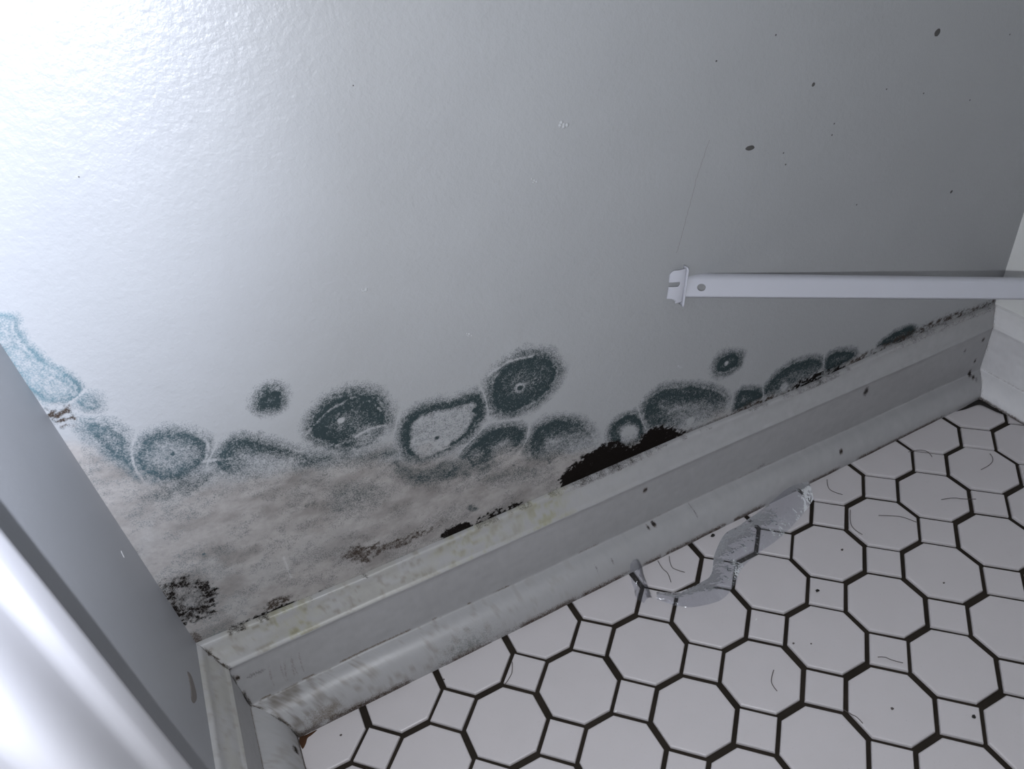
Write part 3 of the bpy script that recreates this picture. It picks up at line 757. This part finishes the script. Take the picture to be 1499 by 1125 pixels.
# ------------------------------------------------------------------ shelf brace
B0 = np.array([5.151, 1.060, 3.869]); E = np.array([.8816, -.4587, -.111]); W = np.array([.361, .503, .785]); N = np.array([-.304, -.733, .609])
root = bpy.data.objects.new('shelf_brace', None); COL.objects.link(root); root.location = tuple((B0 + W * .15) * P)
tag(root, 'white metal shelf brace sticking out from a clip on the wall towards the right', 'brace')
def rel(o):
    o.parent = root; o.matrix_parent_inverse = Matrix.Translation(-Vector(root.location)); return o
def solid(o, t, bev=0.0):
    m = o.modifiers.new('thickness', 'SOLIDIFY'); m.thickness = t * P; m.offset = -1
    if bev:
        b = o.modifiers.new('edge', 'BEVEL'); b.width = bev * P; b.segments = 2; b.limit_method = 'ANGLE'
    return o
LEN = 6.55
def bar():
    width = lambda s: .307 - .0092 * s
    # section: (fraction of width, depth back from the face)
    sec = [(.0, -.10), (-.005, -.03), (.015, -.008), (.05, 0)]
    sec2 = [(.66, 0), (.72, -.004), (.78, -.014), (.85, -.034), (.92, -.066), (.97, -.105), (1.0, -.15)]
    v = []; f = []
    def pt(s, w, n): return tuple(B0 + E * s + W * w * width(s) + N * n)
    def strip(sc, ss):
        b = len(v)
        for s in ss:
            for w, n in sc: v.append(pt(s, w, n))
        m = len(sc)
        for i in range(len(ss) - 1):
            for j in range(m - 1):
                a = b + i * m + j; f.append((a, a + m, a + m + 1, a + 1))
    ss = [0, .02, .11, .27, .6, 1.2, 2, 3, 4, 5, 6, LEN]
    strip(sec, ss); strip(sec2, ss)
    # flat face left of hole, right of hole, and ring round the hole
    fc = [(.05, 0), (.66, 0)]
    strip(fc, [0, .02, .11]); strip(fc, [.27, .6, 1.2, 2, 3, 4, 5, 6, LEN])
    hs, hw, rs, rw = .19, .36, .050, .14
    b = len(v); n = 32
    for i in range(n):
        a = 2 * math.pi * i / n; v.append(pt(hs + rs * math.cos(a), hw + rw * math.sin(a), 0))
    for i in range(n):
        a = 2 * math.pi * i / n; c, s_ = math.cos(a), math.sin(a)
        # project on the rectangle
        k = min(.08 / abs(c) if abs(c) > 1e-6 else 9e9, 1 / abs(s_) if abs(s_) > 1e-6 else 9e9)
        dx = c; dy = s_
        kx = 1 / max(abs(dx), abs(dy)); X_, Y_ = dx * kx, dy * kx
        yy = hw + (Y_ * (.66 - hw) if Y_ > 0 else Y_ * (hw - .05))
        v.append(pt(hs + X_ * .08, yy, 0))
    for i in range(n):
        j = (i + 1) % n; f.append((b + i, b + j, b + n + j, b + n + i)[::-1])
    o = mesh_obj('bar', v, f, m_metal, None, smooth=False)
    bm = bmesh.new(); bm.from_mesh(o.data); bmesh.ops.remove_doubles(bm, verts=bm.verts, dist=.0008 * P)
    bmesh.ops.recalc_face_normals(bm, faces=bm.faces)
    for fc_ in bm.faces: fc_.smooth = True
    # make normals face the camera side
    s = sum((fa.normal.dot(Vector(N)) for fa in bm.faces))
    if s < 0: bmesh.ops.reverse_faces(bm, faces=bm.faces)
    bm.to_mesh(o.data); bm.free()
    o.data.polygons.foreach_set('use_smooth', [abs(p.normal.dot(Vector(N))) < .999 for p in o.data.polygons])
    solid(o, .022)
    return rel(o)
bar()
def clip(name, place, mirror=1):
    """saddle plate with a slot, flange on the bar side; place(a, o, h) -> point, a towards the bar, o out of the wall, h up"""
    v = []; f = []
    na, nh = 28, 44
    def P3(u, t):
        h = -.215 + .43 * t
        lean = .055 * (t - .5)
        a = -.205 + .175 * u + lean
        o = .012 + .075 * math.sin(min(1, u * 1.12) * math.pi * .5) ** .8 - .02 * abs(t - .5)
        if u > .8: o += .0
        return place(a, o, h)
    for i in range(na + 1):
        for j in range(nh + 1): v.append(P3(i / na, j / nh))
    for i in range(na):
        for j in range(nh):
            u, t = (i + .5) / na, (j + .5) / nh
            if (u < .46 and .52 < t < .67) or ((u - .46) / .19) ** 2 + ((t - .595) / .075) ** 2 < 1: continue     # slot
            if u < .50 and t < .07 + .10 * (1 - (u / .5) ** 3): continue                                          # bottom notch
            if ((.30 - u) / .30) ** 2 * (u < .3) + ((t - .86) / .14) ** 2 * (t > .86) > 1: continue
            a = i * (nh + 1) + j; f.append((a, a + nh + 1, a + nh + 2, a + 1))
    o = mesh_obj(name, v, f, m_metal, None, smooth=True)
    solid(o, .018); rel(o)
    # upright flange
    v = []; f = []
    prof = [(-.035, .085), (-.028, .105), (-.02, .120), (-.012, .110), (-.012, .07), (-.015, .02)]
    ts = np.linspace(-.27, .235, 16)
    for h in ts:
        lean = .055 * (h / .43)
        top = max(0, (h - .20) / .09)
        for a, oo in prof: v.append(place(a + lean - .015 * top, oo * (1 - .35 * top) , h))
    m = len(prof)
    for i in range(len(ts) - 1):
        for j in range(m - 1):
            if -.02 < ts[i] < .09 and j in (3, 4): continue
            a = i * m + j; f.append((a, a + 1, a + m + 1, a + m))
    o2 = mesh_obj('clip_flange', v, f, m_metal, None, smooth=True)
    solid(o2, .012)
    o2.parent = o
    return o
# mould the clip to the back wall
clip('wall_clip', lambda a, o, h: (5.185 + a, YW - o, 4.005 + h))
# far end clip on the right wall, where the bar lands
Ee = B0 + E * LEN + W * .12
clip('end_clip', lambda a, o, h: (XR - o, Ee[1] - a * 1.0 - .02, Ee[2] + h + .03))

# ------------------------------------------------------------------ plastic film on floor and shoe
def ribbon(name, A, Bp, nseg, parent=None, cross=8, crinkle=.02, seed=1, arch=.05):
    A = np.array(A, float); Bp = np.array(Bp, float)
    def cat(p, t):
        t = t * (len(p) - 1); i = min(int(t), len(p) - 2); u = t - i
        a, b, c, d = p[max(i - 1, 0)], p[i], p[i + 1], p[min(i + 2, len(p) - 1)]
        return .5 * (2 * b + (c - a) * u + (2 * a - 5 * b + 4 * c - d) * u * u + (-a + 3 * b - 3 * c + d) * u ** 3)
    r = np.random.default_rng(seed); v = []; f = []
    for i in range(nseg + 1):
        t = i / nseg; a, b = cat(A, t), cat(Bp, t)
        for j in range(cross + 1):
            s = j / cross; p = a + (b - a) * s
            n = (float(fbm(np.array(t * 13 + seed), np.array(s * 3.), seed, 3)) - .5) * crinkle * 2.2
            p = p + np.array([0, 0, arch * math.sin(math.pi * s) + n + crinkle * .5])
            p[2] = max(p[2], .006)
            v.append(tuple(p))
    m = cross + 1
    for i in range(nseg):
        for j in range(cross):
            a = i * m + j; f.append((a, a + 1, a + m + 1, a + m))
    return mesh_obj(name, v, f, m_film, parent, smooth=True)
fr_ = bpy.data.objects.new('plastic_wrap', None); COL.objects.link(fr_); fr_.location = (5.2 * P, 0, 0)
tag(fr_, 'crumpled strip of clear plastic wrap lying on the tiles against the baseboard', 'plastic wrap')
def relf(o):
    o.parent = fr_; o.matrix_parent_inverse = Matrix.Translation(-Vector(fr_.location)); return o
relf(ribbon('wrap_strip',
    [(7.10, .56, .12), (6.75, .56, .20), (6.25, .52, .08), (5.85, .48, .04), (5.50, .46, .02), (5.15, .25, .02), (4.90, .0, .02), (4.68, -.05, .02), (4.35, -.02, .03), (4.08, .12, .04)],
    [(6.98, .30, .06), (6.80, .22, .03), (6.45, .10, .02), (6.05, .0, .02), (5.62, -.06, .02), (5.30, -.14, .02), (5.02, -.32, .02), (4.70, -.40, .02), (4.30, -.28, .02), (4.02, .02, .02)], 80, crinkle=.022, seed=3))
relf(ribbon('wrap_tail',
    [(4.05, .47, .32), (4.06, .44, .22), (4.05, .36, .10), (4.02, .22, .05), (3.98, .08, .03)],
    [(3.92, .50, .34), (3.86, .42, .20), (3.84, .30, .06), (3.80, .18, .03), (3.84, .06, .02)], 36, crinkle=.03, seed=9, cross=6))

# ------------------------------------------------------------------ hairs, lint and crumbs on the tiles
def hair(pts, r, label, mat=m_hair, grp='hairs on the tile floor'):
    cu = bpy.data.curves.new('hair', 'CURVE'); cu.dimensions = '3D'; cu.bevel_depth = r * P; cu.bevel_resolution = 1; cu.resolution_u = 6
    sp = cu.splines.new('NURBS'); p = np.array(pts, float); q = [p[0]]
    sp.points.add(len(pts) - 1)
    for i, (x, y) in enumerate(pts): sp.points[i].co = (x * P, y * P, (.008 + (.012 if 0 < i < len(pts) - 1 else 0)) * P, 1)
    sp.use_endpoint_u = True; sp.order_u = 3
    tmp = bpy.data.objects.new('hair', cu); COL.objects.link(tmp)
    me = bpy.data.meshes.new_from_object(tmp); bpy.data.objects.remove(tmp)
    me.name = 'hair'; me.materials.clear(); me.materials.append(mat)
    o = bpy.data.objects.new('hair', me); COL.objects.link(o)
    return tag(o, label, 'hair', grp)
for pts, lab in [
    ([(4.66, -1.52), (4.57, -1.58), (4.50, -1.66), (4.51, -1.75)], 'bracket-shaped hair on a whole octagon tile low in the middle of the floor'),
    ([(5.83, -2.00), (5.90, -2.04), (5.92, -2.11), (6.02, -2.20)], 'wavy dark hair inside a small square tile at the lower right'),
    ([(9.45, -.50), (9.62, -.52), (9.80, -.44), (9.84, -.34)], 'hook-shaped hair on the second octagon from the right corner'),
    ([(8.50, -.62), (8.66, -.68), (8.74, -.78), (8.90, -.86)], 'long faint hair at the right edge of an octagon below the hook-shaped hair'),
    ([(7.55, -.38), (7.70, -.50), (7.80, -.58), (7.88, -.74)], 'long thin hair crossing an octagon right of the plastic wrap'),
    ([(7.30, -.10), (7.14, -.24), (7.05, -.40), (7.10, -.52)], 'crescent hair on the octagon just right of the plastic wrap'),
    ([(7.47, .53), (7.36, .42), (7.33, .30), (7.43, .18)], 'curly hair on the cut tile against the baseboard, right of the plastic wrap'),
    ([(4.60, .56), (4.50, .40), (4.54, .30), (4.62, .22)], 'hair forming the right leg of a crossed pair left of the wrap'),
    ([(4.42, .58), (4.38, .42), (4.42, .32), (4.36, .18)], 'hair forming the left leg of a crossed pair left of the wrap'),
    ([(5.00, -2.30), (5.02, -2.38), (5.06, -2.44), (5.06, -2.52)], 'short thin hair by the grout below a small square tile'),
    ([(1.92, .20), (1.88, .10), (1.82, .02), (1.70, -.04)], 'tiny thin hair on a cut tile at the lower left of the floor'),
    ([(8.9, .32), (9.05, .28), (9.15, .16), (9.10, .06)], 'short curl of hair on the cut tile near the right corner')]:
    hair(pts, .0052, lab)
def crumb(name, x, y, r, mat, label, cat, grp, z=0.0, sq=.6):
    bm = bmesh.new(); bmesh.ops.create_icosphere(bm, subdivisions=2, radius=1)
    g = np.random.default_rng(int(abs(x * 100 + y * 37)))
    for q in bm.verts:
        k = 1 + (g.random() - .5) * .5
        q.co = Vector(((x + q.co.x * r * k) * P, (y + q.co.y * r * k * .8) * P, (z + r * sq + q.co.z * r * k * sq) * P))
    me = bpy.data.meshes.new(name); bm.to_mesh(me); bm.free(); me.materials.append(mat)
    o = bpy.data.objects.new(name, me); COL.objects.link(o)
    return tag(o, label, cat, grp)
for x, y, r, lab in [(5.34, .54, .032, 'black crumb on a cut tile by the baseboard, between the two ends of the wrap'),
                     (6.67, -.58, .018, 'small dark crumb on an octagon tile right of the wrap'), (5.91, -.92, .026, 'brown-black crumb inside a small square tile below the wrap'),
                     (5.47, -2.55, .018, 'dark crumb in the middle of an octagon at the lower right'), (6.15, -3.05, .024, 'black crumb stuck in the grout at the bottom right'),
                     (5.11, -1.36, .014, 'left one of two pinhead crumbs on an octagon in the middle of the floor'), (5.29, -1.47, .011, 'right one of two pinhead crumbs on an octagon in the middle of the floor'),
                     (-.34, .37, .016, 'dark crumb on the first tile by the left floor corner'), (7.35, -1.64, .014, 'pinhead crumb on a tile at the right edge'),
                     (1.05, .42, .012, 'pinhead crumb on the cut tile below the mouldy part of the baseboard')]:
    crumb('crumb', x, y, r, m_crumb if r > .02 else m_hair, lab, 'crumb', 'dark crumbs on the floor')
for x, y, r, lab in [(4.95, -.86, .016, 'white lint fleck on the octagon below the plastic wrap'), (2.72, -1.02, .016, 'white lint fleck on the grout near the bottom middle')]:
    crumb('lint_fleck', x, y, r, m_lint, lab, 'lint', 'white lint flecks on the floor')
